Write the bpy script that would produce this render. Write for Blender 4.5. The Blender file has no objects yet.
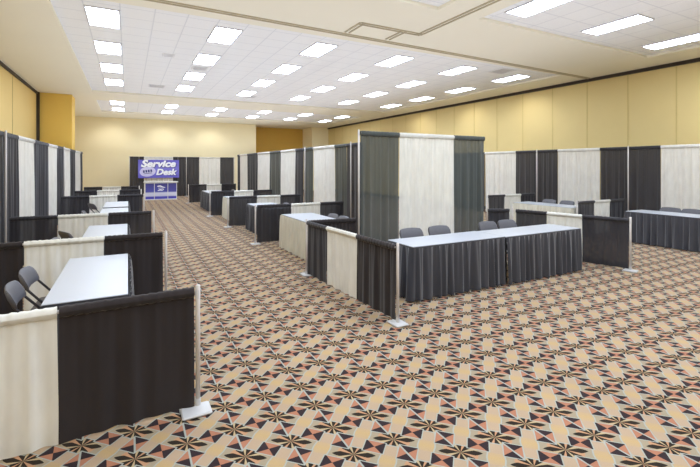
import bpy, math, random
from mathutils import Vector, Matrix
random.seed(7)
sc = bpy.context.scene
col = sc.collection
PI = math.pi

# ------------------------------------------------------------------ camera
F_PX = 413.0
YAW = math.atan(222.5 / F_PX)
cd = bpy.data.cameras.new('camera')
cam = bpy.data.objects.new('camera', cd); col.objects.link(cam)
cd.sensor_width = 36.0; cd.sensor_fit = 'HORIZONTAL'
cd.lens = 36.0 * F_PX / 700.0
cd.shift_y = -(233.5 - 166.0) / 700.0
cd.clip_start = 0.05; cd.clip_end = 200
cam.location = (0, 0, 1.85)
cam.rotation_euler = (PI / 2, 0, -YAW)
sc.camera = cam

# ------------------------------------------------------------------ materials
def lin(c):
    return tuple(((v / 255) / 12.92 if v / 255 <= 0.04045 else ((v / 255 + 0.055) / 1.055) ** 2.4) for v in c)

def new_mat(name):
    m = bpy.data.materials.new(name); m.use_nodes = True
    nt = m.node_tree
    b = nt.nodes['Principled BSDF']
    return m, nt, b

def N(nt, kind, **kw):
    n = nt.nodes.new(kind)
    for k, v in kw.items():
        setattr(n, k, v)
    return n

def plain(name, rgb, rough=0.6, metal=0.0, noise=0.06, scale=6.0, bump=0.0, spec=0.5):
    """flat colour broken up by a soft procedural noise"""
    m, nt, b = new_mat(name)
    c = lin(rgb)
    tc = N(nt, 'ShaderNodeTexCoord')
    nz = N(nt, 'ShaderNodeTexNoise'); nz.inputs['Scale'].default_value = scale
    nz.inputs['Detail'].default_value = 4
    nt.links.new(tc.outputs['Object'], nz.inputs['Vector'])
    mx = N(nt, 'ShaderNodeMixRGB')
    mx.inputs[1].default_value = (*[v * (1 - noise) for v in c], 1)
    mx.inputs[2].default_value = (*[min(1, v * (1 + noise)) for v in c], 1)
    nt.links.new(nz.outputs['Fac'], mx.inputs[0])
    nt.links.new(mx.outputs[0], b.inputs['Base Color'])
    b.inputs['Roughness'].default_value = rough
    b.inputs['Metallic'].default_value = metal
    b.inputs['Specular IOR Level'].default_value = spec
    if bump:
        bp = N(nt, 'ShaderNodeBump'); bp.inputs['Strength'].default_value = bump
        bp.inputs['Distance'].default_value = 0.01
        nt.links.new(nz.outputs['Fac'], bp.inputs['Height'])
        nt.links.new(bp.outputs[0], b.inputs['Normal'])
    return m

def cloth(name, rgb, trans=0.1, transl=0.0, rough=0.85, sheen=0.2):
    """drape cloth: fine weave, a little see-through like the sheer banjo cloth"""
    m, nt, b = new_mat(name)
    c = lin(rgb)
    tc = N(nt, 'ShaderNodeTexCoord')
    wv = N(nt, 'ShaderNodeTexNoise'); wv.inputs['Scale'].default_value = 9
    wv.inputs['Detail'].default_value = 5
    mp = N(nt, 'ShaderNodeMapping'); mp.inputs['Scale'].default_value = (1, 1, 0.35)
    nt.links.new(tc.outputs['Object'], mp.inputs[0]); nt.links.new(mp.outputs[0], wv.inputs['Vector'])
    mx = N(nt, 'ShaderNodeMixRGB')
    mx.inputs[1].default_value = (*[v * 0.82 for v in c], 1)
    mx.inputs[2].default_value = (*[min(1, v * 1.15) for v in c], 1)
    nt.links.new(wv.outputs['Fac'], mx.inputs[0])
    nt.links.new(mx.outputs[0], b.inputs['Base Color'])
    b.inputs['Roughness'].default_value = rough
    b.inputs['Specular IOR Level'].default_value = 0.25
    b.inputs['Sheen Weight'].default_value = sheen
    out = nt.nodes['Material Output']
    last = b.outputs[0]
    if transl:
        tl = N(nt, 'ShaderNodeBsdfTranslucent')
        nt.links.new(mx.outputs[0], tl.inputs[0])
        ms = N(nt, 'ShaderNodeMixShader'); ms.inputs[0].default_value = transl
        nt.links.new(last, ms.inputs[1]); nt.links.new(tl.outputs[0], ms.inputs[2]); last = ms.outputs[0]
    if trans:
        tp = N(nt, 'ShaderNodeBsdfTransparent')
        ms = N(nt, 'ShaderNodeMixShader'); ms.inputs[0].default_value = trans
        nt.links.new(last, ms.inputs[1]); nt.links.new(tp.outputs[0], ms.inputs[2]); last = ms.outputs[0]
    nt.links.new(last, out.inputs['Surface'])
    return m

def emit(name, rgb, s):
    m, nt, b = new_mat(name)
    b.inputs['Base Color'].default_value = (0.9, 0.9, 0.9, 1)
    # prismatic lens: a faint procedural ripple in the glow
    tc = N(nt, 'ShaderNodeTexCoord'); nz = N(nt, 'ShaderNodeTexNoise'); nz.inputs['Scale'].default_value = 40
    nt.links.new(tc.outputs['Object'], nz.inputs['Vector'])
    mx = N(nt, 'ShaderNodeMixRGB')
    mx.inputs[1].default_value = (*[v * 0.94 for v in rgb], 1); mx.inputs[2].default_value = (*rgb, 1)
    nt.links.new(nz.outputs['Fac'], mx.inputs[0]); nt.links.new(mx.outputs[0], b.inputs['Emission Color'])
    b.inputs['Emission Strength'].default_value = s
    return m

def carpet():
    m, nt, b = new_mat('carpet')
    L = nt.links
    def mt(op, a, bb=None, c=None):
        n = N(nt, 'ShaderNodeMath', operation=op)
        for i, v in enumerate((a, bb, c)):
            if v is None: continue
            if isinstance(v, (int, float)): n.inputs[i].default_value = v
            else: L.new(v, n.inputs[i])
        return n.outputs[0]
    def wrap(a):                       # to -0.5 .. 0.5
        return mt('SUBTRACT', a, mt('ROUND', a))
    def lt(a, v): return mt('LESS_THAN', a, v)
    def both(a, c): return mt('MULTIPLY', a, c)
    geo = N(nt, 'ShaderNodeNewGeometry')
    sp = N(nt, 'ShaderNodeSeparateXYZ'); L.new(geo.outputs['Position'], sp.inputs[0])
    # slight wobble of a woven edge
    P = 0.309
    x = mt('DIVIDE', mt('SUBTRACT', sp.outputs[0], 2.205), P)
    y = mt('DIVIDE', mt('SUBTRACT', sp.outputs[1], 2.012), P)
    a, bq = wrap(x), wrap(y)
    c, d = wrap(mt('SUBTRACT', x, 0.5)), wrap(mt('SUBTRACT', y, 0.5))
    A, B, C, D = (mt('ABSOLUTE', q) for q in (a, bq, c, d))
    def col_(rgb): return (*lin(rgb), 1)
    pale, dark, plum = col_(CARPET['pale']), col_(CARPET['dark']), col_(CARPET['plum'])
    orange, cream, yellow = col_(CARPET['orange']), col_(CARPET['cream']), col_(CARPET['yellow'])
    def mix(fac, c1, c2):
        n = N(nt, 'ShaderNodeMixRGB')
        for i, v in ((0, fac), (1, c1), (2, c2)):
            if isinstance(v, (tuple, float, int)): n.inputs[i].default_value = v
            else: L.new(v, n.inputs[i])
        return n.outputs[0]
    cur = col_(CARPET['ground'])
    peach = col_(CARPET['peach'])
    def rot(u, v):                     # into the diagonal frame
        return mt('MULTIPLY', mt('ADD', u, v), 0.7071), mt('MULTIPLY', mt('SUBTRACT', u, v), 0.7071)
    # pinwheel star of eight dark blades
    rad = mt('SQRT', mt('ADD', mt('MULTIPLY', a, a), mt('MULTIPLY', bq, bq)))
    ang = mt('MULTIPLY', mt('ADD', mt('ARCTAN2', bq, a), PI), 8 / (2 * PI))
    bw_ = mt('MINIMUM', 0.33, mt('MULTIPLY', mt('SUBTRACT', 0.46, rad), 2.0))
    blade = mt('LESS_THAN', mt('ABSOLUTE', mt('SUBTRACT', mt('FRACT', mt('ADD', ang, 0.25)), 0.5)), bw_)
    alt = lt(mt('FRACT', mt('MULTIPLY', ang, 0.5)), 0.5)
    cur = mix(lt(rad, 0.36), cur, mix(alt, cream, peach))
    cur = mix(blade, cur, dark)
    # lozenge between four stars, along one diagonal
    s, t = (mt('ABSOLUTE', q) for q in rot(c, d))
    tt = mt('ADD', t, mt('MULTIPLY', s, 0.1))
    cur = mix(both(lt(tt, 0.2), lt(s, 0.5)), cur, pale)
    cur = mix(both(lt(tt, 0.168), lt(s, 0.47)), cur, mix(mt('MULTIPLY', lt(s, 0.17), mt('SUBTRACT', 1.0, mt('MULTIPLY', s, 3.0))), col_(CARPET['lozenge']), yellow))
    # hourglass squares between neighbouring stars
    p1, q1 = (mt('ABSOLUTE', q) for q in rot(c, bq))
    cur = mix(both(lt(p1, 0.188), lt(q1, 0.24)), cur, pale)
    cur = mix(both(lt(p1, 0.165), lt(q1, 0.215)), cur, mix(lt(mt('MULTIPLY', p1, 1.1), q1), orange, plum))
    p2, q2 = (mt('ABSOLUTE', q) for q in rot(a, d))
    cur = mix(both(lt(p2, 0.235), lt(q2, 0.215)), cur, pale)
    cur = mix(both(lt(p2, 0.21), lt(q2, 0.19)), cur, mix(lt(q2, mt('MULTIPLY', p2, 1.0)), orange, plum))
    cur = mix(both(both(lt(p2, 0.21), lt(q2, 0.19)), lt(A, 0.02)), cur, pale)
    nz = N(nt, 'ShaderNodeTexNoise'); nz.inputs['Scale'].default_value = 180
    L.new(geo.outputs['Position'], nz.inputs['Vector'])
    nz2 = N(nt, 'ShaderNodeTexNoise'); nz2.inputs['Scale'].default_value = 0.8
    L.new(geo.outputs['Position'], nz2.inputs['Vector'])
    v = mt('ADD', mt('MULTIPLY', nz.outputs['Fac'], 0.5), mt('MULTIPLY', nz2.outputs['Fac'], 0.5))
    hs = N(nt, 'ShaderNodeHueSaturation'); L.new(cur, hs.inputs['Color'])
    L.new(mt('ADD', mt('MULTIPLY', v, 0.5), 0.75), hs.inputs['Value'])
    L.new(hs.outputs[0], b.inputs['Base Color'])
    b.inputs['Roughness'].default_value = 0.95
    b.inputs['Specular IOR Level'].default_value = 0.15
    b.inputs['Sheen Weight'].default_value = 0.05
    bp = N(nt, 'ShaderNodeBump'); bp.inputs['Strength'].default_value = 0.25; bp.inputs['Distance'].default_value = 0.004
    L.new(nz.outputs['Fac'], bp.inputs['Height']); L.new(bp.outputs[0], b.inputs['Normal'])
    return m

CARPET = dict(pale=(158, 160, 150), dark=(40, 32, 24), plum=(46, 35, 38), orange=(166, 112, 86),
              cream=(176, 154, 118), peach=(180, 136, 102), yellow=(180, 152, 108), ground=(154, 140, 116), lozenge=(172, 148, 122))

def tiles(name, rgb, line, size=0.61, ox=0.0, oy=0.0, w=0.012):
    """lay-in ceiling tile grid"""
    m, nt, b = new_mat(name); L = nt.links
    geo = N(nt, 'ShaderNodeNewGeometry'); sp = N(nt, 'ShaderNodeSeparateXYZ'); L.new(geo.outputs['Position'], sp.inputs[0])
    def mt(op, a, bb=None):
        n = N(nt, 'ShaderNodeMath', operation=op)
        for i, v in enumerate((a, bb)):
            if v is None: continue
            if isinstance(v, (int, float)): n.inputs[i].default_value = v
            else: L.new(v, n.inputs[i])
        return n.outputs[0]
    def edge(s, o):
        q = mt('DIVIDE', mt('SUBTRACT', s, o), size)
        return mt('MULTIPLY', mt('ABSOLUTE', mt('SUBTRACT', q, mt('ROUND', q))), size)
    e = mt('LESS_THAN', mt('MINIMUM', edge(sp.outputs[0], ox), edge(sp.outputs[1], oy)), w)
    nz = N(nt, 'ShaderNodeTexNoise'); nz.inputs['Scale'].default_value = 60; L.new(geo.outputs['Position'], nz.inputs['Vector'])
    c = lin(rgb)
    m1 = N(nt, 'ShaderNodeMixRGB'); m1.inputs[1].default_value = (*[v * .9 for v in c], 1); m1.inputs[2].default_value = (*[min(1, v * 1.06) for v in c], 1)
    L.new(nz.outputs['Fac'], m1.inputs[0])
    m2 = N(nt, 'ShaderNodeMixRGB'); L.new(e, m2.inputs[0]); L.new(m1.outputs[0], m2.inputs[1]); m2.inputs[2].default_value = (*lin(line), 1)
    L.new(m2.outputs[0], b.inputs['Base Color']); b.inputs['Roughness'].default_value = 0.9
    return m

M = dict(
    carpet=carpet(),
    wall=plain('painted_yellow_wall', (250, 238, 200), 0.8, noise=0.03, scale=1.5),
    wall_gold=plain('golden_yellow_wall', (238, 200, 100), 0.8, noise=0.03, scale=1.5),
    partition_left=plain('golden_partition_vinyl', (238, 208, 136), 0.7, noise=0.025, scale=2.0),
    partition=plain('yellow_partition_vinyl', (222, 200, 140), 0.7, noise=0.025, scale=2.0),
    ochre=plain('ochre_wall', (216, 176, 86), 0.8, noise=0.03),
    soffit=plain('cream_ceiling_paint', (240, 236, 220), 0.85, noise=0.02, scale=1.0),
    tile=tiles('ceiling_tiles', (244, 246, 250), (224, 227, 233), 0.5925, -0.42 + 0.296, 9.6 - 0.2),
    dark_trim=plain('dark_track', (52, 42, 34), 0.6),
    track=plain('ceiling_track', (182, 172, 146), 0.5),
    seam=plain('panel_seam', (206, 184, 122), 0.7),
    lens=emit('light_lens', (0.82, 0.95, 1.13), 18.0),
    frame=plain('light_frame', (205, 207, 212), 0.5),
    vent=plain('vent_white', (228, 229, 233), 0.5),
    vent_dark=plain('vent_slot', (186, 187, 192), 0.6),
    alu=plain('aluminium_pole', (214, 208, 204), 0.45, 0.15),
    plate=plain('white_base_plate', (196, 195, 195), 0.45),
    black_near=cloth('black_drape_warm', (46, 40, 40), 0.0),
    black=cloth('black_drape', (54, 52, 56), 0.04),
    black_sheer=cloth('sheer_black_drape', (76, 81, 78), 0.09),
    white=cloth('white_drape', (236, 233, 226), 0.08, 0.15),
    cream=cloth('cream_drape', (242, 239, 231), 0.06, 0.12),
    white_sheer=cloth('sheer_white_drape', (238, 236, 228), 0.12, 0.2),
    skirt_black=cloth('black_table_skirt', (62, 62, 68), 0.0, 0.0, 0.6, 0.4),
    skirt_white=cloth('cream_table_skirt', (226, 222, 206), 0.0, 0.1),
    top=plain('white_table_top', (192, 196, 204), 0.35, noise=0.02, scale=3),
    edge=plain('table_edge', (60, 60, 66), 0.5),
    metal=plain('dark_steel', (70, 68, 70), 0.4, 0.6),
    chair_vinyl=plain('grey_chair_vinyl', (92, 91, 97), 0.5, noise=0.1, scale=20, bump=0.05),
    chair_frame=plain('grey_chair_tube', (66, 64, 68), 0.4, 0.4),
    glide=plain('rubber_glide', (35, 35, 35), 0.8),
    banner=None, desk_blue=None,
    white_plastic=plain('white_panel', (236, 236, 232), 0.5),
    lettering=plain('white_letter', (250, 250, 252), 0.6, noise=0.01),
    navy=plain('navy_print', (50, 46, 120), 0.6),
    lilac=plain('lilac_print', (214, 210, 240), 0.6),
)

def gradient_mat(name, stops, zmin, zmax, rough=0.5):
    m, nt, b = new_mat(name); L = nt.links
    geo = N(nt, 'ShaderNodeNewGeometry'); sp = N(nt, 'ShaderNodeSeparateXYZ'); L.new(geo.outputs['Position'], sp.inputs[0])
    mr = N(nt, 'ShaderNodeMapRange'); mr.inputs[1].default_value = zmin; mr.inputs[2].default_value = zmax
    L.new(sp.outputs[2], mr.inputs[0])
    cr = N(nt, 'ShaderNodeValToRGB')
    while len(cr.color_ramp.elements) < len(stops): cr.color_ramp.elements.new(0.5)
    for e, (p, rgb) in zip(cr.color_ramp.elements, stops):
        e.position = p; e.color = (*lin(rgb), 1)
    L.new(mr.outputs[0], cr.inputs[0]); L.new(cr.outputs[0], b.inputs['Base Color'])
    b.inputs['Roughness'].default_value = rough
    return m
M['banner'] = gradient_mat('banner_print', [(0, (104, 96, 205)), (0.5, (126, 120, 214)), (1, (98, 92, 196))], 1.1, 2.25)
M['desk_blue'] = gradient_mat('counter_print', [(0, (74, 70, 190)), (0.14, (84, 82, 196)), (0.2, (216, 218, 242)), (0.38, (220, 222, 244)),
                                               (0.46, (84, 86, 180)), (1, (70, 68, 140))], 0.05, 0.92)

# ------------------------------------------------------------------ mesh helpers
class MB:
    def __init__(s): s.v = []; s.f = []
    def add(s, vs, fs):
        o = len(s.v); s.v += [tuple(v) for v in vs]; s.f += [tuple(i + o for i in f) for f in fs]; return s
    def box(s, c, d, bev=0.0, rz=0.0):
        """box centred at c with full sizes d; bevelled edges if bev"""
        hx, hy, hz = d[0] / 2, d[1] / 2, d[2] / 2
        if bev:
            b = min(bev, hx * .9, hy * .9, hz * .9)
            rings = []
            for z, ins in ((-hz, b), (-hz + b, 0), (hz - b, 0), (hz, b)):
                x, y = hx - ins, hy - ins
                k = b * 0.999
                ring = [(-x + k, -y), (x - k, -y), (x, -y + k), (x, y - k), (x - k, y), (-x + k, y), (-x, y - k), (-x, -y + k)]
                rings.append([(p[0], p[1], z) for p in ring])
            vs = [p for r in rings for p in r]
            fs = [tuple(range(7, -1, -1)), tuple(range(24, 32))]
            for r in range(3):
                for i in range(8):
                    j = (i + 1) % 8
                    fs.append((r * 8 + i, r * 8 + j, r * 8 + 8 + j, r * 8 + 8 + i))
        else:
            vs = [(x, y, z) for z in (-hz, hz) for x, y in ((-hx, -hy), (hx, -hy), (hx, hy), (-hx, hy))]
            fs = [(3, 2, 1, 0), (4, 5, 6, 7), (0, 1, 5, 4), (1, 2, 6, 5), (2, 3, 7, 6), (3, 0, 4, 7)]
        cz, sz = math.cos(rz), math.sin(rz)
        vs = [(c[0] + x * cz - y * sz, c[1] + x * sz + y * cz, c[2] + z) for x, y, z in vs]
        return s.add(vs, fs)
    def tube(s, pts, r, n=10, caps=True):
        pts = [Vector(p) for p in pts]
        rings = []
        for i, p in enumerate(pts):
            a = pts[max(i - 1, 0)]; b = pts[min(i + 1, len(pts) - 1)]
            d = (b - a).normalized()
            up = Vector((0, 0, 1)) if abs(d.z) < 0.95 else Vector((1, 0, 0))
            u = d.cross(up).normalized(); w = u.cross(d)
            rr = r[i] if isinstance(r, (list, tuple)) else r
            rings.append([p + (u * math.cos(2 * PI * k / n) + w * math.sin(2 * PI * k / n)) * rr for k in range(n)])
        vs = [q for g in rings for q in g]; fs = []
        for g in range(len(rings) - 1):
            for k in range(n):
                j = (k + 1) % n
                fs.append((g * n + k, g * n + j, g * n + n + j, g * n + n + k))
        if caps:
            fs.append(tuple(range(n - 1, -1, -1))); fs.append(tuple(range(len(vs) - n, len(vs))))
        return s.add(vs, fs)
    def grid(s, rows):
        nr, nc = len(rows), len(rows[0])
        vs = [p for r in rows for p in r]
        fs = [(r * nc + i, r * nc + i + 1, (r + 1) * nc + i + 1, (r + 1) * nc + i) for r in range(nr - 1) for i in range(nc - 1)]
        return s.add(vs, fs)
    def build(s, name, mat, parent=None, smooth=False, world_parent=False):
        me = bpy.data.meshes.new(name); me.from_pydata(s.v, [], s.f); me.update()
        me.materials.append(mat)
        if smooth:
            for p in me.polygons: p.use_smooth = True
        o = bpy.data.objects.new(name, me); col.objects.link(o)
        if parent is not None: o.parent = parent
        return o

def thing(name, label, cat, loc=(0, 0, 0), rz=0.0, group=None):
    o = bpy.data.objects.new(name, None); col.objects.link(o)
    o.empty_display_size = 0.1
    o.location = loc; o.rotation_euler = (0, 0, rz)
    o['label'] = label; o['category'] = cat
    if group: o['group'] = group
    return o

def dup(root, loc, rz, label, group=None):
    r = root.copy(); col.objects.link(r); r.location = loc; r.rotation_euler = (0, 0, rz); r['label'] = label
    if group: r['group'] = group
    for ch in list(root.children):
        c = ch.copy(); col.objects.link(c); c.parent = r
        for g in list(ch.children):
            d = g.copy(); col.objects.link(d); d.parent = c
    return r

def struct(o):
    o['kind'] = 'structure'; return o

# ------------------------------------------------------------------ room shell
XL, XR, YF, YB, H = -3.15, 13.57, 28.7, -7.0, 4.76
HT = 4.82       # tile field height
struct(MB().box(((XL + XR) / 2, (YF + YB) / 2 + 1, -0.05), (XR - XL + 0.4, YF - YB + 4.4, 0.1)).build('floor', M['carpet']))
# ceiling: cream soffit with three recessed tile fields
x0, x1 = XL - 0.2, XR + 0.2
fields = [(-1.22, 12.28, 8.45, 19.0), (-1.22, 12.28, 21.3, 25.7), (6.12, 12.3, -3.6, 6.0), (-1.22, 5.1, -3.6, 6.0)]
cb = MB()
def cslab(xa, xb, ya, yb): cb.box(((xa + xb) / 2, (ya + yb) / 2, H + 0.1), (xb - xa, yb - ya, 0.2))
fa, fb_, fc, fd = fields
cslab(x0, x1, fb_[3], YF + 2.2)
cslab(x0, fb_[0], fb_[2], fb_[3]); cslab(fb_[1], x1, fb_[2], fb_[3])
cslab(x0, x1, fa[3], fb_[2])
cslab(x0, fa[0], fa[2], fa[3]); cslab(fa[1], x1, fa[2], fa[3])
cslab(x0, x1, fc[3], fa[2])
cslab(x0, fd[0], fc[2], fc[3]); cslab(fd[1], fc[0], fc[2], fc[3]); cslab(fc[1], x1, fc[2], fc[3])
cslab(x0, x1, YB - 0.2, fc[2])
ceil = struct(cb.build('ceiling', M['soffit']))
tb = MB()
for f in fields:
    tb.box(((f[0] + f[1]) / 2, (f[2] + f[3]) / 2, HT + 0.05), (f[1] - f[0] + 0.1, f[3] - f[2] + 0.1, 0.1))
tiles_o = struct(tb.build('ceiling_tiles', M['tile'], ceil))
# walls
struct(MB().box((XL - 0.1, (YF + YB) / 2, H / 2), (0.2, YF - YB, H)).build('wall_left', M['partition_left']))
struct(MB().box((XR + 0.1, (YF + YB) / 2, H / 2), (0.2, YF - YB, H)).build('wall_right', M['partition']))
struct(MB().box(((XL + 7.95) / 2 - 0.1, YF + 0.1, H / 2), (7.95 - XL + 0.2, 0.2, H)).build('wall_far', M['wall']))
struct(MB().box((7.85, YF + 1.1, H / 2), (0.2, 1.8, H)).build('wall_recess_side', M['ochre']))
struct(MB().box((10.1, YF + 1.95, H / 2), (4.7, 0.1, H)).build('wall_recess', M['ochre']))
struct(MB().box((13.0, YF + 1.05, H / 2), (1.55, 2.1, H)).build('wall_pillar', M['wall']))
struct(MB().box(((XL + XR) / 2, YB - 0.1, H / 2), (XR - XL + 0.4, 0.2, H)).build('wall_back', M['wall']))
struct(MB().box(((XL - 2.0) / 2 + 0.0, 20.75, H / 2), (1.16, 1.1, H)).build('wall_pilaster', M['wall_gold']))
# dark tracks where the movable walls meet the ceiling
struct(MB().box((XL + 0.03, (20.2 + YB) / 2, H - 0.04), (0.06, 20.2 - YB, 0.08)).build('trim_1', M['dark_trim']))
struct(MB().box((XR - 0.03, (YF + YB) / 2, H - 0.05), (0.06, YF - YB, 0.10)).build('trim_2', M['dark_trim']))
struct(MB().box((XL + 0.05, 20.14, H / 2), (0.1, 0.1, H)).build('trim_3', M['dark_trim']))
# vertical seams of the right-hand operable wall
sb = MB(); y = 5.86 - 1.28 * 8
while y < YF:
    sb.box((XR - 0.004, y, H / 2 - 0.05), (0.012, 0.03, H - 0.1)); y += 1.28
struct(sb.build('trim_4', M['seam']))
sb = MB(); y = 20.1 - 1.28 * 18
while y < 20:
    sb.box((XL + 0.004, y, H / 2 - 0.04), (0.012, 0.02, H - 0.08)); y += 3.84
struct(sb.build('trim_5', M['seam']))
# ceiling tracks of the folding partitions
def track(pts, name):
    t = MB()
    for (xa, ya), (xb, yb) in zip(pts, pts[1:]):
        d = Vector((xb - xa, yb - ya)); ln = d.length; a = math.atan2(d.y, d.x)
        for off, w, h in ((-0.05, 0.03, 0.02), (0.05, 0.03, 0.02)):
            ox, oy = -math.sin(a) * off, math.cos(a) * off
            t.box(((xa + xb) / 2 + ox, (ya + yb) / 2 + oy, H - h / 2), (ln + 0.06, w, h), rz=a)
    struct(t.build(name, M['track']))
track([(XL, 7.9), (XR, 8.3)], 'trim_6')
track([(5.68, YB), (5.68, 7.3), (4.2, 7.3), (4.2, 7.9)], 'trim_7')
track([(5.25, 7.3), (5.25, 7.9)], 'trim_8')
# baseboards
for nm, c, d in (('baseboard_left', (XL + 0.012, (20.2 + YB) / 2, 0.06), (0.024, 20.2 - YB, 0.12)),
                 ('baseboard_right', (XR - 0.012, (YF + YB) / 2, 0.06), (0.024, YF - YB, 0.12)),
                 ('baseboard_far', ((XL + 7.95) / 2, YF - 0.012, 0.06), (7.95 - XL, 0.024, 0.12))):
    struct(MB().box(c, d).build(nm, M['dark_trim']))

# ------------------------------------------------------------------ ceiling lights and vents
def make_light(label, x, y, group):
    t = thing('ceiling_light', label, 'light', (x, y, HT), 0, group)
    w, l = 0.585, 1.18
    f = MB()
    for sx in (-1, 1): f.box((sx * (w / 2 - 0.012), 0, -0.012), (0.024, l, 0.024))
    for sy in (-1, 1): f.box((0, sy * (l / 2 - 0.012), -0.012), (w - 0.048, 0.024, 0.024))
    f.build('frame', M['frame'], t)
    MB().box((0, 0, -0.008), (w - 0.05, l - 0.05, 0.012)).build('diffuser', M['lens'], t)
    return t
LX = [-0.42, 1.93, 4.27, 6.62, 9.02, 11.42]
colw = ['first', 'second', 'third', 'fourth', 'fifth', 'sixth']
L0 = None
def put_light(label, x, y, group):
    global L0
    if L0 is None:
        L0 = make_light(label, x, y, group)
    else:
        dup(L0, (x, y, HT), 0, label, group)
for j, y in enumerate([9.6, 12.0, 14.4, 16.8]):
    for i, x in enumerate(LX):
        put_light('ceiling light in %s column from left, %s row of the large tiled field' % (colw[i], ['nearest', 'second', 'third', 'farthest'][j]),
                  x, y + 0.03 * i, 'lights of the large tiled field')
for j, y in enumerate([22.2, 24.7]):
    for i, x in enumerate(LX):
        put_light('distant ceiling light in %s column from left, %s row of the far tiled field' % (colw[i], ['front', 'rear'][j]),
                  x, y, 'lights of the far tiled field')
for i, x in enumerate([6.68, 9.05, 11.5]):
    put_light('ceiling light at upper right, %s of three in the near tiled field' % ['left one', 'middle one', 'right one'][i], x, 5.0, 'lights of the near tiled field')
# the fields go on overhead, behind and beside the camera
def lamp(x, y):
    d = bpy.data.lights.new('ceiling_lamp', 'AREA'); d.shape = 'RECTANGLE'; d.size = 0.53; d.size_y = 1.13
    d.energy = 34.0; d.color = (0.82, 0.95, 1.13)
    o = bpy.data.objects.new('ceiling_lamp', d); col.objects.link(o); o.location = (x, y, HT - 0.015)
for y in (5.0, 2.6, 0.2, -2.2):
    for x in LX[:3]: lamp(x, y)
for y in (2.6, 0.2, -2.2):
    for x in (6.68, 9.05, 11.5): lamp(x, y)
for (x, y, w, lab) in ((0.97, 12.05, 0.3, 'small white ceiling vent between first two light columns, middle of field'),
                       (0.95, 16.9, 0.55, 'white ceiling vent between first two light columns, far end of field'),
                       (1.93, 13.2, 0.45, 'white ceiling vent just in front of a light in second column'),
                       (4.6, 17.6, 0.5, 'white ceiling vent beyond the third light column'),
                       (10.3, 9.1, 0.6, 'square white ceiling diffuser beside the rightmost light column near right wall')):
    t = thing('ceiling_vent', lab, 'vent', (x, y, HT), 0, 'ceiling vents')
    f = MB()
    for sx in (-1, 1): f.box((sx * (w / 2 - 0.02), 0, -0.008), (0.04, w, 0.016))
    for sy in (-1, 1): f.box((0, sy * (w / 2 - 0.02), -0.008), (w - 0.08, 0.04, 0.016))
    f.build('frame', M['vent'], t)
    MB().box((0, 0, -0.003), (w - 0.08, w - 0.08, 0.004)).build('backing', M['vent_dark'], t)
    n = 5; f = MB()
    for k in range(n): f.box((0, -w / 2 + 0.04 + (k + 0.5) * (w - 0.08) / n, -0.01), (w - 0.08, 0.022, 0.008))
    f.build('slats', M['vent'], t)

# ------------------------------------------------------------------ pipe and drape
def wobble(rng, n):
    """fold profile along a drape: positions of irregular pleats"""
    ph = rng.random() * 6.28
    k = [n * (0.8 + 0.5 * rng.random()) for _ in range(3)]
    p = [rng.random() * 6.28 for _ in range(3)]
    am = [1.0, 0.55, 0.35]
    kk = [1.0, 1.63, 0.53]
    return lambda t: sum(am[i] * math.sin(2 * PI * k[i] * kk[i] * t + p[i]) for i in range(3)) / 1.5

def drape(label, p0, p1, z0, z1, mat, folds, amp, group, hem=False):
    """one curtain panel slid on a crossbar: curtain, ruffled rod pocket, bottom hem"""
    p0 = Vector((p0[0], p0[1], 0)); p1 = Vector((p1[0], p1[1], 0))
    d = p1 - p0; ln = d.length; d.normalize(); n = Vector((-d.y, d.x, 0))
    c = (p0 + p1) / 2
    rz = math.atan2(d.y, d.x)
    rng = random.Random(hash_str(label))
    w = wobble(rng, folds)
    w2 = wobble(rng, folds * 2.6)
    w3 = wobble(rng, 0.9)
    t = thing('drape', label, 'drape', (c.x, c.y, 0), rz, group)
    cols = max(24, int(folds * 11)); rws = 12
    pk = 0.085 if z1 > 1.5 else 0.065            # height of the gathered header
    zt = z1 - pk
    def prof(u, v):                              # v 0 top, 1 bottom
        a = amp * (0.35 + 0.65 * min(1, v * 2.2))
        return a * w(u) + amp * 0.4 * (1 - v) * w2(u) + amp * 0.5 * v * w3(u)
    def pt(u, v, off=0.0):
        dr = 0.007 * v * w3(u + 0.3)
        z = zt + (z0 + 0.007 * w3(u * 0.7 + 0.1) * (1 if v == 1 else v) - zt) * v
        return ((u - 0.5) * (ln + 0.008 * v) + dr, prof(u, v) + off, max(z, 0.006))
    g = [[pt(i / cols, r / rws) for i in range(cols + 1)] for r in range(rws + 1)]
    MB().grid(g).build('cloth', mat, t, True)
    # header: a flattened ruffled tube round the bar
    ring = 8; hc = max(30, int(folds * 14)); rows = []
    for k in range(ring + 1):
        a = 2 * PI * k / ring
        row = []
        for i in range(hc + 1):
            u = i / hc
            ry = 0.027 + 0.011 * w2(u) * abs(math.sin(a))
            rzz = pk / 2 + 0.006 + 0.004 * w2(u * 1.3 + 0.2)
            row.append(((u - 0.5) * ln, ry * math.cos(a) + prof(u, 0) * 0.1, zt + pk / 2 - 0.004 + rzz * math.sin(a)))
        rows.append(row)
    MB().grid(rows).build('rod_pocket', mat, t, True)
    if hem:
        hv = 1 - 0.085 / (zt - z0)
        g = [[pt(i / cols, hv + (1 - hv) * r / 2, -0.004) for i in range(cols + 1)] for r in range(3)]
        MB().grid(g).build('hem', mat, t, True)
    return t

def hash_str(s):
    h = 2166136261
    for ch in s: h = ((h ^ ord(ch)) * 16777619) & 0xffffffff
    return h

def crossbar(label, p0, p1, z, group='crossbars'):
    ln = math.hypot(p1[0] - p0[0], p1[1] - p0[1]); e = 0.0225 / ln
    a, b = lerp(p0, p1, e), lerp(p0, p1, 1 - e)
    o = MB().tube([(a[0], a[1], z), (b[0], b[1], z)], 0.0125, 10)
    q = o.build('crossbar', M['alu'], None, True)
    q['label'] = label; q['category'] = 'rod'; q['group'] = group
    return q

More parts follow.
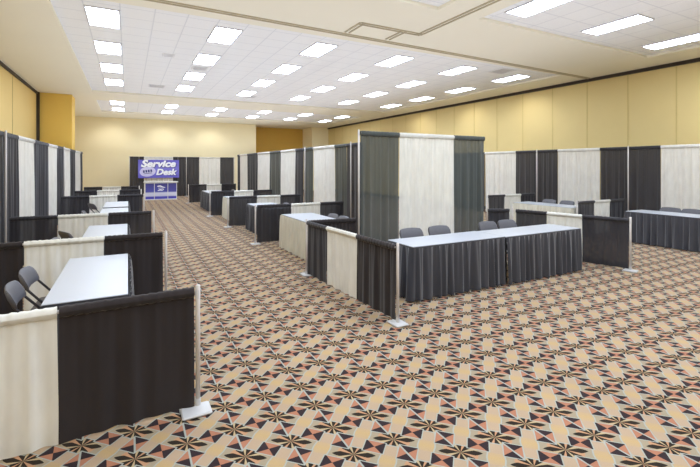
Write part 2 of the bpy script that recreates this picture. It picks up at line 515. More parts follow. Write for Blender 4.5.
UP = {}
def upright(label, x, y, h, rz=0.0, off=0.0, group='uprights'):
    """slotted pole standing in a base plate"""
    key = (h, off)
    t = thing('drape_upright', label, 'pole', (x, y, 0), rz, group)
    if key not in UP:
        m1 = MB().tube([(0, 0, 0.02), (0, 0, h - 0.004), (0, 0, h)], [0.017, 0.017, 0.013], 14)
        m2 = MB().box((off, 0.06 if off else 0.0, 0.012), (0.21, 0.17, 0.022), 0.008)
        m2.tube([(0, 0, 0.02), (0, 0, 0.07)], 0.022, 14)
        m3 = MB()
        for k in range(4):
            a = k * PI / 2
            m3.box((0.0166 * math.cos(a), 0.0166 * math.sin(a), h - 0.07), (0.004, 0.004, 0.07))
        a = m1.build('pole', M['alu'], t, True); b = m2.build('base_plate', M['plate'], t); c = m3.build('slots', M['vent_dark'], t)
        UP[key] = (a, b, c)
    else:
        for s in UP[key]:
            c = s.copy(); col.objects.link(c); c.parent = t
    return t

def clear(a, b, poles, g=0.006, e=0.003):
    """trim a panel's two ends so that it stops short of any pole"""
    sg = 1 if b > a else -1
    a2 = a + sg * (g if any(abs(a - p) < g for p in poles) else e)
    b2 = b - sg * (g if any(abs(b - p) < g for p in poles) else e)
    return a2, b2
def lerp(a, b, t): return (a[0] + (b[0] - a[0]) * t, a[1] + (b[1] - a[1]) * t)

def run(p0, p1, z1, segs, labels, group, barlabel, folds, amp, hem=False, z0=0.036, gap=0.006):
    """crossbar from p0 to p1 with curtain panels; segs = [(t0, t1, material)]"""
    ln = math.hypot(p1[0] - p0[0], p1[1] - p0[1])
    for (t0, t1, mt), lab in zip(segs, labels):
        g = gap / ln
        drape(lab, lerp(p0, p1, t0 + g), lerp(p0, p1, t1 - g), z0, z1, M[mt], max(2.0, folds * (t1 - t0) * ln), amp, group, hem)
    if barlabel:
        crossbar(barlabel, p0, p1, z1 - 0.035)

RAIL = 0.925
# --- left-hand booths: low dividers across, tall back drape along the wall
def back_left(y): return -1.98 + (y - 9.2) * (0.195 / 12.3)
LY = [3.34, 6.33, 9.45, 15.2, 18.3, 21.4]
ordn = ['nearest', 'second', 'third', 'fourth', 'fifth', 'sixth']
lsplit = [0.352, 0.30, 0.335, 0.33, 0.33, 0.33]
lsplit2 = [0.665, 0.66, 0.69, 0.67, 0.67, 0.67]
for i, y in enumerate(LY):
    pa, pb = (0.452, y), (back_left(y) + 0.10, y + (0.02 if i else -0.11))
    a, b = lsplit[i], lsplit2[i]
    bl = 'black_near' if i < 2 else 'black'
    nm = '%s low divider on the left side' % ordn[i]
    run((pa[0] - (0.0 if i < 1 else 0.012), pa[1]), (pb[0], pb[1]), RAIL, [(0.0, a, bl), (a, b, 'cream'), (b, 1.0, bl)],
        ['black low drape at the aisle end of the ' + nm, 'cream low drape in the middle of the ' + nm, 'black low drape at the back end of the ' + nm],
        'low drapes of the left booths', 'aluminium rod of the ' + nm, 5.2 if i else 4.6, 0.016, hem=(i < 2), z0=0.03 if i else 0.022)
    upright('short white pole with base plate ending the ' + nm, 0.475, y, 0.94, PI, 0.021, 'aisle poles on the left')
lb = [(8.75, 9.5, 'black')]
def onL(u):
    # solve for y on the back line seen at pixel column u
    c_, s_ = math.cos(YAW), math.sin(YAW)
    r = (u - 350) / F_PX
    # x = k*y with k from ray
    k = (r * c_ + s_) / (c_ - r * s_)
    # -1.98 + (y-9.2)*m = k*y
    m_ = 0.195 / 12.3
    return (-1.98 - 9.2 * m_) / (k - m_)
ub = [5.0, 17.5, 34, 48, 57, 60.3, 64, 69.5, 75, 80]
seq = ['black', 'white', 'black', 'white', 'black', 'black', 'white', 'black', 'white', 'black']
yb = [onL(u) for u in ub] + [21.9]
yb[0] = 9.5
LP = [9.5, yb[5], 21.95]
lpan = [('tall black drape beside the third low divider, left of first white one', None)]
for k in range(len(seq)):
    lb.append((yb[k], yb[k + 1], seq[k]))
for k, (ya, yb_, mt) in enumerate(lb):
    lab = 'tall %s drape, %s panel from the camera along the left wall' % (mt, ['first', 'second', 'third', 'fourth', 'fifth', 'sixth', 'seventh', 'eighth', 'ninth', 'tenth', 'eleventh', 'twelfth', 'thirteenth'][k])
    ya, yb_ = clear(ya, yb_, LP)
    drape(lab, (back_left(ya), ya), (back_left(yb_), yb_), 0.037, 2.47, M[mt], max(2, 4.6 * (yb_ - ya)), 0.028, 'tall drapes along the left wall')
for k, (ya, yb_) in enumerate(((8.7, LP[0]), (LP[0], LP[1]), (LP[1], LP[2]))):
    crossbar('aluminium rod carrying tall drapes of the left wall, %s span' % ['nearest', 'middle', 'farthest'][k], (back_left(ya), ya), (back_left(yb_), yb_), 2.43)
for y, lab in ((LP[0], 'tall pole between two black drapes at the left picture edge'), (LP[1], 'tall pole in the black drapes, mid left wall'), (LP[2], 'tall pole at the far end of the left wall drapes')):
    upright(lab, back_left(y) + (-0.14 if y > 20 else 0.1), y + (-0.28 if y < 10 else 0), 2.47, 0, 0.0, 'tall poles of the left wall')

# --- right-hand row facing the centre aisle
BX = 5.1
RY = [9.65, 12.7, 15.75, 21.85]
rfr = [(0.37, 0.71), (0.37, 0.70), (0.36, 0.68), (0.36, 0.68)]
for i, y in enumerate(RY):
    a, b = rfr[i]
    nm = '%s low divider of the centre row' % ['nearest', 'second', 'third', 'farthest'][i]
    run((2.70, y), (BX - 0.10, y), RAIL, [(0, a, 'black'), (a, b, 'cream'), (b, 1, 'black')],
        ['black low drape at the aisle end of the ' + nm, 'cream low drape in the middle of the ' + nm, 'black low drape at the back end of the ' + nm],
        'low drapes of the centre row', 'aluminium rod of the ' + nm, 5.0, 0.018)
    upright('short white pole with base plate ending the ' + nm, 2.66, y, 0.94, 0, 0.0, 'aisle poles of the centre row')
rb = [(8.80, 9.65, 'black'), (9.65, 10.35, 'black_sheer'), (10.35, 11.87, 'white'), (11.87, 12.68, 'black_sheer'), (12.68, 13.38, 'black'), (13.38, 14.95, 'white'),
      (14.95, 16.3, 'black_sheer'), (16.3, 18.1, 'white'), (18.1, 19.9, 'black'), (19.9, 21.4, 'white'), (21.42, 21.92, 'black')]
for k, (ya, yb_, mt) in enumerate(rb):
    lab = 'tall %s drape, %s panel from the camera along the centre row back' % (mt.split('_')[0], ['first', 'second', 'third', 'fourth', 'fifth', 'sixth', 'seventh', 'eighth', 'ninth', 'tenth', 'eleventh', 'twelfth', 'thirteenth'][k])
    ya, yb_ = clear(ya, yb_, [9.65, 12.68, 21.92])
    drape(lab, (BX, ya), (BX, yb_), 0.037, 2.44, M[mt], max(2, 4.6 * (yb_ - ya)), 0.028, 'tall drapes behind the centre row')
for k, (ya, yb_) in enumerate(((8.8, 9.65), (9.65, 12.68), (12.68, 15.75), (15.75, 21.92))):
    crossbar('aluminium rod carrying tall drapes behind the centre row, %s span' % ordn[k], (BX, ya), (BX, yb_), 2.40)
for y, lab in ((9.24, 'tall pole just left of the big front booth drapes'), (12.33, 'tall pole between two black drapes halfway down the centre row'), (21.92, 'tall pole ending the centre row back drape')):
    upright(lab, BX + (0.12 if y > 20 else -0.1), y, 2.47, PI / 2, 0.0, 'tall poles behind the centre row')

# --- the big end booth in front: low sides, tall back
A_, B_ = (2.785, 4.02), (2.675, 6.52)
run(A_, B_, RAIL, [(0.0, 0.35, 'black_near'), (0.35, 0.70, 'cream'), (0.70, 0.985, 'black')],
    ['black low drape at the front corner of the end booth, left side', 'cream low drape in the middle of the end booth left side', 'black low drape at the rear of the end booth left side'],
    'low drapes of the front end booth', 'aluminium rod of the end booth left side', 5.0, 0.018, hem=True)
upright('short white pole at the front left corner of the end booth', A_[0], A_[1] - 0.03, 0.95, PI / 2, 0.0, 'low poles of the front end booth')
upright('short white pole at the rear left corner of the end booth beside white skirt', B_[0], B_[1], 0.95, PI / 2, 0.0, 'low poles of the front end booth')
DL, DR = (3.655, 6.40), (6.78, 6.46)
run((2.71, 6.515), (3.585, 6.43), RAIL, [(0.0, 1.0, 'black_near')], ['black low drape joining the left aisle pole to the tall sheer drape'],
    'low drapes of the front end booth', 'short aluminium rod left of the tall sheer drape', 5.0, 0.02)
HB = 2.48
run(DL, DR, HB, [(0.0, 0.275, 'black_sheer'), (0.275, 0.715, 'white_sheer'), (0.715, 0.998, 'black_sheer')],
    ['tall sheer black drape at the left of the big front booth', 'tall sheer white drape in the middle of the big front booth', 'tall sheer black drape at the right of the big front booth'],
    'tall back drapes of the front end booth', 'aluminium rod across the back of the end booth', 4.4, 0.03)
upright('tall pole left of the sheer black drape of the front booth', DL[0] - 0.03, DL[1], 2.50, 0, 0.0, 'tall poles of the front end booth')
upright('tall pole right of the sheer black drape of the front booth', DR[0] + 0.0, DR[1] + 0.085, 2.49, 0, 0.0, 'tall poles of the front end booth')
run((6.86, 6.45), (7.265, 6.22), RAIL, [(0.0, 1.0, 'black')], ['short black low drape right of the tall sheer black drape'],
    'low drapes of the front end booth', 'short aluminium rod right of the tall drape', 5.0, 0.02)
C_, E_ = (7.78, 4.07), (7.32, 6.15)
run(C_, E_, RAIL, [(0.0, 0.36, 'black'), (0.36, 0.67, 'cream'), (0.67, 0.98, 'black')],
    ['black low drape at the front corner of the end booth, right side', 'cream low drape in the middle of the end booth right side', 'black low drape at the rear of the end booth right side'],
    'low drapes of the front end booth', 'aluminium rod of the end booth right side', 5.0, 0.018, hem=True)
upright('short white pole at the front right corner of the end booth', C_[0] + 0.003, C_[1] - 0.016, 0.95, 1.8, 0.0, 'low poles of the front end booth')
upright('short white pole behind the two right-hand grey chairs', E_[0] - 0.01, E_[1] + 0.03, 0.95, 1.8, 0.0, 'low poles of the front end booth')

# --- booths along the right wall
WX = 12.55
wb = [(9.42, 9.42, '')]
c_, s_ = math.cos(YAW), math.sin(YAW)
def onX(u, X):
    r = (u - 350) / F_PX
    return X / (r * c_ + s_) * (c_ - r * s_)
ubs = [452, 485, 516, 536.5, 558, 600, 628, 661]
ys = [onX(u, WX) for u in ubs] + [3.9, 3.2]
wm = ['black', 'white', 'black', 'black', 'white', 'black', 'black', 'white']
for k, mt in enumerate(wm):
    lab = ['tall black drape on right wall, directly behind the sheer front booth drape', 'tall white drape on right wall, just right of the front booth drape', 'tall black drape on right wall, left of the far pole',
           'tall black drape on right wall, right of the far pole', 'wide tall white drape on right wall between two black ones', 'tall black drape on right wall, left of the near pole',
           'tall black drape on right wall, right of the near pole', 'tall white drape at the right picture edge'][k]
    ya, yb_ = ys[k], ys[k + 1]
    ya, yb_ = clear(ya, yb_, [ys[3], ys[6]])
    drape(lab, (WX, ya), (WX, yb_), 0.037, 2.40, M[mt], max(2, 4.6 * abs(yb_ - ya)), 0.028, 'tall drapes along the right wall')
pY = [ys[3], ys[6]]
for k, (ya, yb_) in enumerate(((ys[0], ys[3]), (ys[3], ys[6]), (ys[6], ys[8]))):
    crossbar('aluminium rod carrying tall drapes of the right wall, %s span' % ['far', 'middle', 'near'][k], (WX, ya), (WX, yb_), 2.36)
for y, lab in ((onX(536.8, WX - 0.1), 'tall white pole on right wall above the cream skirted table'), (onX(628.2, WX - 0.1), 'tall white pole on right wall above the black skirted table')):
    upright(lab, WX - 0.1, y, 2.42, PI / 2, 0.0, 'tall poles of the right wall')
for i, (y, nm) in enumerate(((6.66, 'divider beside the black skirted table'), (9.42, 'divider beyond the cream skirted table'))):
    run((10.33 - 0.3 * i, y), (WX - 0.10 - 0.2 * i, y), RAIL, [(0, 0.34, 'black'), (0.34, 0.68, 'cream'), (0.68, 1, 'black')],
        ['black low drape at the aisle end of the ' + nm, 'cream low drape in the middle of the ' + nm, 'black low drape at the wall end of the ' + nm],
        'low drapes of the right wall booths', 'aluminium rod of the ' + nm, 5.0, 0.018)
    upright('short white pole ending the ' + nm, 10.30 - 0.3 * i, y, 0.94, 0, 0.0, 'aisle poles of the right wall booths')

# --- drape behind the service desk at the far end
FY = 27.0
fb = [(0.1, 0.85, 'black'), (0.85, 2.42, 'white'), (2.42, 3.155, 'black'), (3.155, 3.92, 'black'), (3.92, 5.18, 'white'), (5.18, 6.03, 'black')]
fl_ = ['tall black drape left of the service desk banner', 'tall white drape hidden mostly by the service desk banner', 'tall black drape directly right of the service desk banner',
       'tall black drape right of the pole beside the service desk', 'tall white drape at the far end right of the service desk', 'tall black drape at the right end of the far wall drapes']
for (xa, xb, mt), lab in zip(fb, fl_):
    xa, xb = clear(xa, xb, [0.1, 3.155, 6.03])
    drape(lab, (xa, FY), (xb, FY), 0.037, 2.40, M[mt], max(2, 4.6 * (xb - xa)), 0.028, 'tall drapes behind the service desk')
crossbar('aluminium rod carrying drapes behind the service desk, left span', (0.1, FY), (3.155, FY), 2.36)
crossbar('aluminium rod carrying drapes behind the service desk, right span', (3.155, FY), (6.03, FY), 2.36)
for x, lab in ((0.1, 'tall pole at the left end of the service desk drapes'), (3.155, 'tall white pole right of the service desk'), (6.03, 'tall pole at the right end of the service desk drapes')):
    upright(lab, x, FY - 0.1, 2.42, 0, 0.0, 'tall poles of the far drapes')

# ------------------------------------------------------------------ tables
def table(label, cx, cy, lx, ly, rz=0.0, z=0.75, group='tables'):
    """folding table: white top with dark edge band and two folding leg frames along its length"""
    t = thing('folding_table', label, 'table', (cx, cy, 0), rz, group)
    MB().box((0, 0, z - 0.006), (lx, ly, 0.012), 0.004).build('tabletop', M['top'], t)
    MB().box((0, 0, z - 0.03), (lx - 0.004, ly - 0.004, 0.036), 0.006).build('edge_band', M['edge'], t)
    lw = lx >= ly
    for s in (-1, 1):
        m = MB()
        for q in (-1, 1):
            x, y = (s * (lx / 2 - 0.1), q * (ly / 2 - 0.09)) if lw else (q * (lx / 2 - 0.09), s * (ly / 2 - 0.1))
            m.tube([(x, y, 0.0), (x, y, z - 0.05)], 0.013, 8)
        x, y = (s * (lx / 2 - 0.1), ly / 2 - 0.09) if lw else (lx / 2 - 0.09, s * (ly / 2 - 0.1))
        for zz in (0.14, 0.55):
            m.tube([(x, -y, zz), (x, y, zz)] if lw else [(-x, y, zz), (x, y, zz)], 0.01, 8)
        m.build('leg_frame', M['metal'], t, True)
    return t

def skirt(label, path, z0, z1, mat, group, seed=1):
    """pleated skirt hanging round the table edge; path = corner points outside the edge"""
    rng = random.Random(seed)
    pts = [Vector((p[0], p[1], 0)) for p in path]
    c = sum(pts, Vector()) / len(pts)
    t = thing('table_skirt', label, 'table skirt', (c.x, c.y, 0), 0, group)
    # sample the path finely with rounded corners
    sam = []
    for i in range(len(pts) - 1):
        a, b = pts[i], pts[i + 1]; ln = (b - a).length; n = max(2, int(ln / 0.011))
        d = (b - a).normalized(); nr = Vector((d.y, -d.x, 0))
        for k in range(n + (1 if i == len(pts) - 2 else 0)):
            sam.append((a + (b - a) * (k / n), nr, k / n * ln))
    # smooth normals at the corners
    nn = []
    for i in range(len(sam)):
        v = Vector()
        for k in range(-4, 5): v += sam[min(max(i + k, 0), len(sam) - 1)][1]
        nn.append(v.normalized())
    s = 0.0; phase = []
    per = 0.15
    ph = 0.0; per_i = per
    for i in range(len(sam)):
        phase.append(ph); ph += 2 * PI * 0.011 / per_i
        if i % 9 == 0: per_i = per * rng.uniform(0.6, 1.6)
    rows = []
    R = 8
    for r in range(R + 1):
        v = r / R
        z = z1 + (z0 - z1) * v
        row = []
        for i, (p, _, _) in enumerate(sam):
            a = 0.008 + 0.038 * v ** 0.5
            w = math.sin(phase[i]) + 0.45 * math.sin(phase[i] * 0.61 + 1.3) * v + 0.5 * math.sin(phase[i] * 2.3 + seed) * (1 - v * 0.8)
            off = 0.024 + 0.016 * v + a * w * 0.7
            q = p + nn[i] * off - c
            row.append((q.x, q.y, z))
        rows.append(row)
    MB().grid(rows).build('pleated_cloth', mat, t, True)
    # header band stitched along the table edge
    rows = []
    for z in (z1 + 0.012, z1 - 0.03):
        rows.append([(*(p + nn[i] * 0.016 - c).xy, z) for i, (p, _, _) in enumerate(sam)])
    MB().grid(rows).build('header_band', mat, t, True)
    return t

def rect_path(cx, cy, lx, ly, open_side):
    """three sides of a table, leaving one side open (+x, -x, +y)"""
    a, b, c, d = (cx - lx / 2, cy - ly / 2), (cx + lx / 2, cy - ly / 2), (cx + lx / 2, cy + ly / 2), (cx - lx / 2, cy + ly / 2)
    return {'+x': [c, d, a, b], '-x': [a, b, c, d], '+y': [d, a, b, c]}[open_side]

def booth_table(label, slabel, cx, cy, lx, ly, open_side, mat, tg, sg, seed):
    table(label, cx, cy, lx, ly, group=tg)
    if slabel: skirt(slabel, rect_path(cx, cy, lx, ly, open_side), 0.02, 0.728, M[mat], sg, seed)

TG, SG = 'folding tables in the booths', 'pleated table skirts'
# left booths (long side along the aisle)
booth_table('long white-topped table in the nearest left booth beside two grey chairs', 'black skirt of the nearest left booth table', -0.30, 4.97, 0.61, 1.86, '-x', 'skirt_black', TG, SG, 1)
booth_table('white-topped table in the second left booth', 'black skirt of the second left booth table', -0.31, 8.15, 0.62, 1.62, '-x', 'skirt_black', TG, SG, 2)
booth_table('white-topped table just behind the third left divider', 'black skirt of the table just behind the third left divider', -0.28, 11.55, 0.6, 1.84, '-x', 'skirt_black', TG, SG, 3)
booth_table('white-topped table just in front of the fourth left divider', 'black skirt of the table in front of the fourth left divider', -0.28, 13.72, 0.6, 1.86, '-x', 'skirt_black', TG, SG, 4)
# centre row
booth_table('white-topped table with cream skirt beside the front end booth', 'cream pleated skirt of the table beside the front end booth', 3.46, 8.12, 0.74, 1.8, '+x', 'skirt_white', TG, SG, 5)
booth_table('white-topped table with black skirt in second centre row booth', 'black pleated skirt of the second centre row table', 3.46, 11.15, 0.74, 1.86, '+x', 'skirt_black', TG, SG, 6)
booth_table('table with cream skirt half hidden behind a black centre row divider', 'cream skirt half hidden behind a black centre row divider', 3.42, 14.4, 0.74, 1.8, '+x', 'skirt_white', TG, SG, 7)
booth_table('white-topped table with black skirt farthest down the centre row', 'black skirt of the farthest centre row table', 3.3, 18.4, 0.74, 2.0, '+x', 'skirt_black', TG, SG, 8)
# front end booth: two tables end to end
booth_table('left one of two white-topped tables in the front end booth', None, 4.305, 4.85, 1.76, 0.62, '+y', 'skirt_black', TG, SG, 9)
booth_table('right one of two white-topped tables in the front end booth', None, 6.125, 4.82, 1.87, 0.62, '+y', 'skirt_black', TG, SG, 10)
skirt('black pleated skirt of the left table in the front end booth', [(3.425, 5.16), (3.425, 4.54), (5.185, 4.54)], 0.02, 0.728, M['skirt_black'], SG, 11)
skirt('black pleated skirt of the right table in the front end booth', [(5.192, 4.51), (7.06, 4.51), (7.06, 5.13)], 0.02, 0.728, M['skirt_black'], SG, 12)
# right wall
booth_table('white-topped table with cream skirt along the right wall', 'cream pleated skirt of the right wall table', 10.64, 7.75, 0.7, 1.86, '+x', 'skirt_white', TG, SG, 13)
booth_table('white-topped table at the right picture edge', 'black pleated skirt of the table at the right picture edge', 11.08, 4.72, 0.7, 1.95, '+x', 'skirt_black', TG, SG, 14)

# ------------------------------------------------------------------ folding chairs
def make_chair(label, loc, rz, group):
    """padded steel folding chair facing local +x"""
    t = thing('folding_chair', label, 'chair', loc, rz, group)
    # seat pad, rounded front
    m = MB(); prof = [(-0.19, 0.0), (-0.2, 0.012), (-0.19, 0.03), (0.0, 0.036), (0.17, 0.032), (0.2, 0.018), (0.19, 0.0)]
    rows = []
    for k, w in enumerate([-0.205, -0.2, -0.18, 0.18, 0.2, 0.205]):
        sc_ = [0.86, 0.95, 1, 1, 0.95, 0.86][k]
        rows.append([(x * sc_, w, 0.43 + (z - 0.015) * sc_ + 0.015) for x, z in prof + [prof[0]]])
    m.grid(rows); m.add(rows[0][:-1], [tuple(range(len(prof)))]); m.add(rows[-1][:-1], [tuple(range(len(prof) - 1, -1, -1))])
    m.build('seat', M['chair_vinyl'], t, True)
    # backrest: curved padded shell
    m = MB(); rows = []
    for zf in [0, 0.08, 0.3, 0.6, 0.85, 0.96, 1.0]:
        z = 0.645 + 0.172 * zf
        hw = 0.225 * (1 - 0.16 * max(0, (zf - 0.6) / 0.4) ** 2 - 0.06 * max(0, (0.1 - zf) / 0.1))
        th = 0.019 * (1 - (abs(zf - 0.5) * 2) ** 4 * 0.8)
        row = []
        for k in range(17):
            a = -1 + 2 * k / 16
            row.append((-0.205 - 0.075 * zf - 0.028 * (1 - a * a) + th, a * hw, z - 0.012 * a * a * zf))
        for k in range(17):
            a = 1 - 2 * k / 16
            row.append((-0.205 - 0.075 * zf - 0.028 * (1 - a * a) - th, a * hw, z - 0.012 * a * a * zf))
        row.append(row[0]); rows.append(row)
    m.grid(rows)
    for r in (rows[0], rows[-1]):
        n = len(r) - 1
        m.add(r[:-1], [(i, i + 1, n - 2 - i, n - 1 - i) for i in range(n // 2 - 1)])
    m.build('backrest', M['chair_vinyl'], t, True)
    for s in (-1, 1):
        MB().tube([(-0.275, s * 0.195, 0.79), (-0.225, s * 0.21, 0.66), (-0.02, s * 0.215, 0.42), (0.20, s * 0.215, 0.0)], 0.0115, 8).build('front_leg', M['chair_frame'], t, True)
        MB().tube([(0.09, s * 0.19, 0.415), (-0.26, s * 0.19, 0.0)], 0.011, 8).build('rear_leg', M['chair_frame'], t, True)
    MB().tube([(0.145, -0.215, 0.12), (0.145, 0.215, 0.12)], 0.008, 8).build('front_stretcher', M['chair_frame'], t, True)
    MB().tube([(-0.17, -0.19, 0.11), (-0.17, 0.19, 0.11)], 0.008, 8).build('rear_stretcher', M['chair_frame'], t, True)
    return t
CH0 = None
def chair(label, x, y, rz, group):
    global CH0
    if CH0 is None: CH0 = make_chair(label, (x, y, 0), rz, group)
    else: dup(CH0, (x, y, 0), rz, label, group)
gl = 'grey folding chairs of the left booths'
chair('grey padded folding chair nearest the camera at nearest left table', -0.62, 4.6, 0.04, gl)
chair('grey padded folding chair farther back at nearest left table', -0.63, 5.2, -0.03, gl)
chair('grey folding chair with visible backrest at the second left booth table', -0.64, 8.05, 0.45, gl)
chair('grey folding chair barely showing above the second left divider', -0.63, 7.2, 0.0, gl)
chair('grey folding chair seen before cream drape in the double left booth', -0.64, 13.6, 0.42, gl)
chair('grey folding chair barely showing above the third left divider', -0.62, 11.3, 0.0, gl)
gi = 'grey folding chairs of the front end booth'
for x, lab in ((4.14, 'grey folding chair, leftmost behind the front end booth tables'), (4.73, 'grey folding chair, second from left behind the front booth tables'),
               (5.90, 'grey folding chair, third from left behind the front booth tables'), (6.40, 'grey folding chair, rightmost behind the front end booth tables')):
    chair(lab, x, 5.30, -PI / 2 + random.uniform(-.05, .05), gi)
gc = 'grey folding chairs of the centre row'
chair('grey folding chair behind the cream skirted centre table, left one', 3.66, 8.05, PI, gc)
chair('grey folding chair behind the cream skirted centre table, right one', 3.66, 7.56, PI, gc)
chair('grey folding chair behind the second centre row table, left one', 3.66, 11.07, PI, gc)
chair('grey folding chair behind the second centre row table, right one', 3.66, 10.58, PI, gc)
chair('grey folding chair behind the farthest centre row table', 3.85, 18.6, PI, gc)
gw = 'grey folding chairs of the right wall'
chair('grey folding chair behind the cream skirted right wall table, left one', 11.30, onX(548, 11.5), PI, gw)
chair('grey folding chair behind the cream skirted right wall table, right one', 11.30, onX(566, 11.5), PI, gw)
chair('grey folding chair at the right edge table, left one', 11.66, onX(668, 11.8), PI, gw)
chair('grey folding chair at the right edge table, right one', 11.66, onX(690, 11.8), PI, gw)

# ------------------------------------------------------------------ service desk and banner
def text_mesh(body, size, bold, shear, name, mat, parent, loc, depth=0.004):
    cu = bpy.data.curves.new(name, 'FONT'); cu.body = body; cu.size = size; cu.shear = shear; cu.offset = bold
    cu.extrude = depth / 2; cu.align_x = 'CENTER'; cu.align_y = 'CENTER'; cu.resolution_u = 3
    tmp = bpy.data.objects.new('text_tmp', cu); col.objects.link(tmp)
    dg = bpy.context.evaluated_depsgraph_get(); dg.update()
    me = bpy.data.meshes.new_from_object(tmp.evaluated_get(dg))
    bpy.data.objects.remove(tmp); bpy.data.curves.remove(cu)
    me.transform(Matrix.Rotation(PI / 2, 4, 'X'))
    me.materials.clear(); me.materials.append(mat)
    o = bpy.data.objects.new(name, me); col.objects.link(o); o.parent = parent; o.location = loc
    return o
def ellipse(rx, rz, y, th=0.004, n=36, inner=None):
    m = MB()
    o = [(rx * math.cos(2 * PI * k / n), y, rz * math.sin(2 * PI * k / n)) for k in range(n)]
    b = [(p[0], y + th, p[2]) for p in o]
    m.add(o + b, [tuple(range(n)), tuple(range(2 * n - 1, n - 1, -1))] + [(k, n + k, n + (k + 1) % n, (k + 1) % n) for k in range(n)])
    return m
bt = thing('service_banner', 'violet blue banner reading Service Desk hung on the far drapes', 'banner', (1.64, 26.86, 0))
bw, bh, bz = 2.2, 1.06, 1.68
MB().box((0, 0, bz), (bw, 0.012, bh), 0.003).build('banner_sheet', M['banner'], bt)
text_mesh('Service', 0.54, 0.026, 0.25, 'lettering', M['lettering'], bt, (-0.04, -0.014, bz + 0.29)).scale = (1.17, 1, 1)
text_mesh('Service', 0.54, 0.042, 0.25, 'letter_outline', M['navy'], bt, (-0.02, -0.009, bz + 0.27)).scale = (1.17, 1, 1)
text_mesh('Desk', 0.48, 0.024, 0.25, 'lettering', M['lettering'], bt, (0.36, -0.014, bz - 0.2)).scale = (1.05, 1, 1)
text_mesh('Desk', 0.48, 0.04, 0.25, 'letter_outline', M['navy'], bt, (0.38, -0.009, bz - 0.22)).scale = (1.05, 1, 1)
e = ellipse(0.42, 0.29, -0.012).build('oval_emblem', M['lilac'], bt); e.location = (-0.60, 0, bz - 0.16); e.rotation_euler = (0, -0.12, 0)
g = MB()
for k in range(4): g.box((-0.2 + k * 0.13, -0.015, 0.03), (0.09, 0.004, 0.15))
g.box((0.0, -0.015, -0.1), (0.42, 0.004, 0.03))
g.build('emblem_marks', M['navy'], e)
for s in (-1, 1):
    MB().tube([(s * (bw / 2 - 0.05), 0.03, bz + bh / 2 - 0.02), (s * (bw / 2 - 0.05), 0.05, 2.43), (s * (bw / 2 - 0.05), 0.14, 2.43)], 0.006, 6).build('hanger', M['alu'], bt, True)

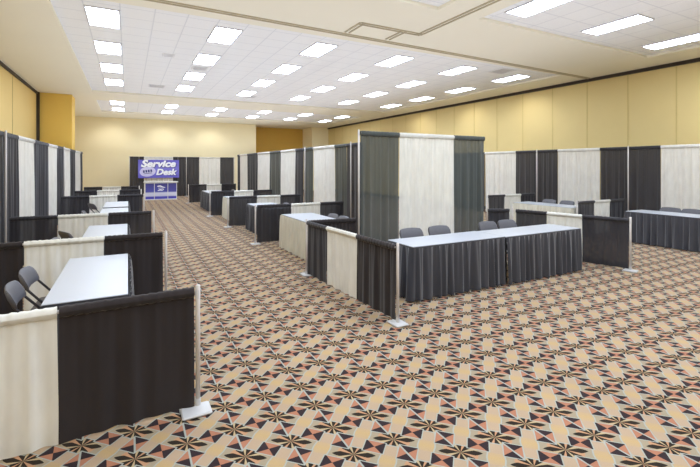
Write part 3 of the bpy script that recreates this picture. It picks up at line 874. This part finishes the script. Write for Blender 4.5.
dt = thing('service_counter', 'blue and white exhibition counter below the Service Desk banner', 'counter', (1.62, 25.0, 0))
cw, cdp, chh = 1.6, 0.5, 0.95
MB().box((0, 0.0, chh + 0.02), (cw + 0.12, cdp + 0.1, 0.045), 0.01).build('countertop', M['white_plastic'], dt)
m = MB()
for x in (-cw / 2 + 0.015, -0.335, 0.335, cw / 2 - 0.015): m.box((x, -cdp / 2 + 0.015, chh / 2), (0.03, 0.03, chh))
for x in (-cw / 2 + 0.015, cw / 2 - 0.015): m.box((x, cdp / 2 - 0.015, chh / 2), (0.03, 0.03, chh))
m.box((0, -cdp / 2 + 0.015, 0.03), (cw, 0.028, 0.05)); m.box((0, -cdp / 2 + 0.015, chh - 0.02), (cw, 0.028, 0.04))
m.build('counter_frame', M['white_plastic'], dt)
for xa, xb in ((-cw / 2 + 0.03, -0.35), (-0.32, 0.32), (0.35, cw / 2 - 0.03)):
    p = MB().box(((xa + xb) / 2, -cdp / 2 + 0.012, chh / 2 + 0.005), (xb - xa, 0.01, chh - 0.1)).build('front_panel', M['desk_blue'], dt)
    if xa == -0.32:
        g = MB()
        # light swoosh mark on the middle panel
        def stroke(pts, w):
            vs = []; n = len(pts)
            for (x, z), ww in zip(pts, w): vs += [(x, -cdp / 2 + 0.003, z + ww), (x, -cdp / 2 + 0.003, z - ww)]
            g.add(vs, [(2 * i, 2 * i + 1, 2 * i + 3, 2 * i + 2) for i in range(n - 1)])
        stroke([(-0.19, 0.74), (-0.05, 0.76), (0.08, 0.70), (0.2, 0.67)], [0.03, 0.04, 0.03, 0.015])
        stroke([(-0.15, 0.64), (0.0, 0.65), (0.12, 0.61)], [0.012, 0.016, 0.01])
        stroke([(-0.17, 0.51), (-0.06, 0.55), (0.06, 0.53), (0.14, 0.58)], [0.02, 0.04, 0.03, 0.012])
        g.build('emblem', M['lettering'], p)
for s in (-1, 1):
    MB().box((s * (cw / 2 - 0.012), 0, chh / 2 + 0.005), (0.01, cdp - 0.06, chh - 0.1)).build('side_panel', M['white_plastic'], dt)

# added fill lamp facing up to brighten the ceiling, not a room fixture
ld = bpy.data.lights.new('ceiling_fill', 'AREA'); ld.shape = 'RECTANGLE'; ld.size = 12.0; ld.size_y = 33.0
ld.energy = 620.0; ld.color = (0.96, 0.98, 1.06)
lo = bpy.data.objects.new('ceiling_fill', ld); col.objects.link(lo)
lo.location = (3.9, 11.5, 2.75); lo.rotation_euler = (PI, 0, 0)

# added spots without fixtures, brightening the far wall
for x in (-0.8, 2.0, 4.8):
    sl = bpy.data.lights.new('wall_fill_spot', 'SPOT'); sl.energy = 60; sl.spot_size = math.radians(110); sl.spot_blend = 0.9
    sl.shadow_soft_size = 0.12; sl.color = (1.0, 0.97, 0.9)
    so = bpy.data.objects.new('wall_fill_spot', sl); col.objects.link(so)
    so.location = (x, 27.3, 4.68); so.rotation_euler = (math.radians(28), 0, 0)

for y in (4.2, 10.6, 13.6, 17.2):  # more added spots, laying soft arcs of light on the right wall
    sl = bpy.data.lights.new('wall_fill_spot', 'SPOT'); sl.energy = 55; sl.spot_size = math.radians(120); sl.spot_blend = 0.9
    sl.shadow_soft_size = 0.12; sl.color = (1.0, 0.97, 0.9)
    so = bpy.data.objects.new('wall_fill_spot', sl); col.objects.link(so)
    so.location = (12.4, y, 4.68); so.rotation_euler = (0, math.radians(-30), 0)

# ------------------------------------------------------------------ world and colour
w = bpy.data.worlds.new('world'); sc.world = w; w.use_nodes = True
w.node_tree.nodes['Background'].inputs[0].default_value = (0.9, 0.93, 1, 1)
w.node_tree.nodes['Background'].inputs[1].default_value = 0.2
sc.view_settings.view_transform = 'Standard'
sc.view_settings.look = 'None'
sc.view_settings.exposure = 0.0
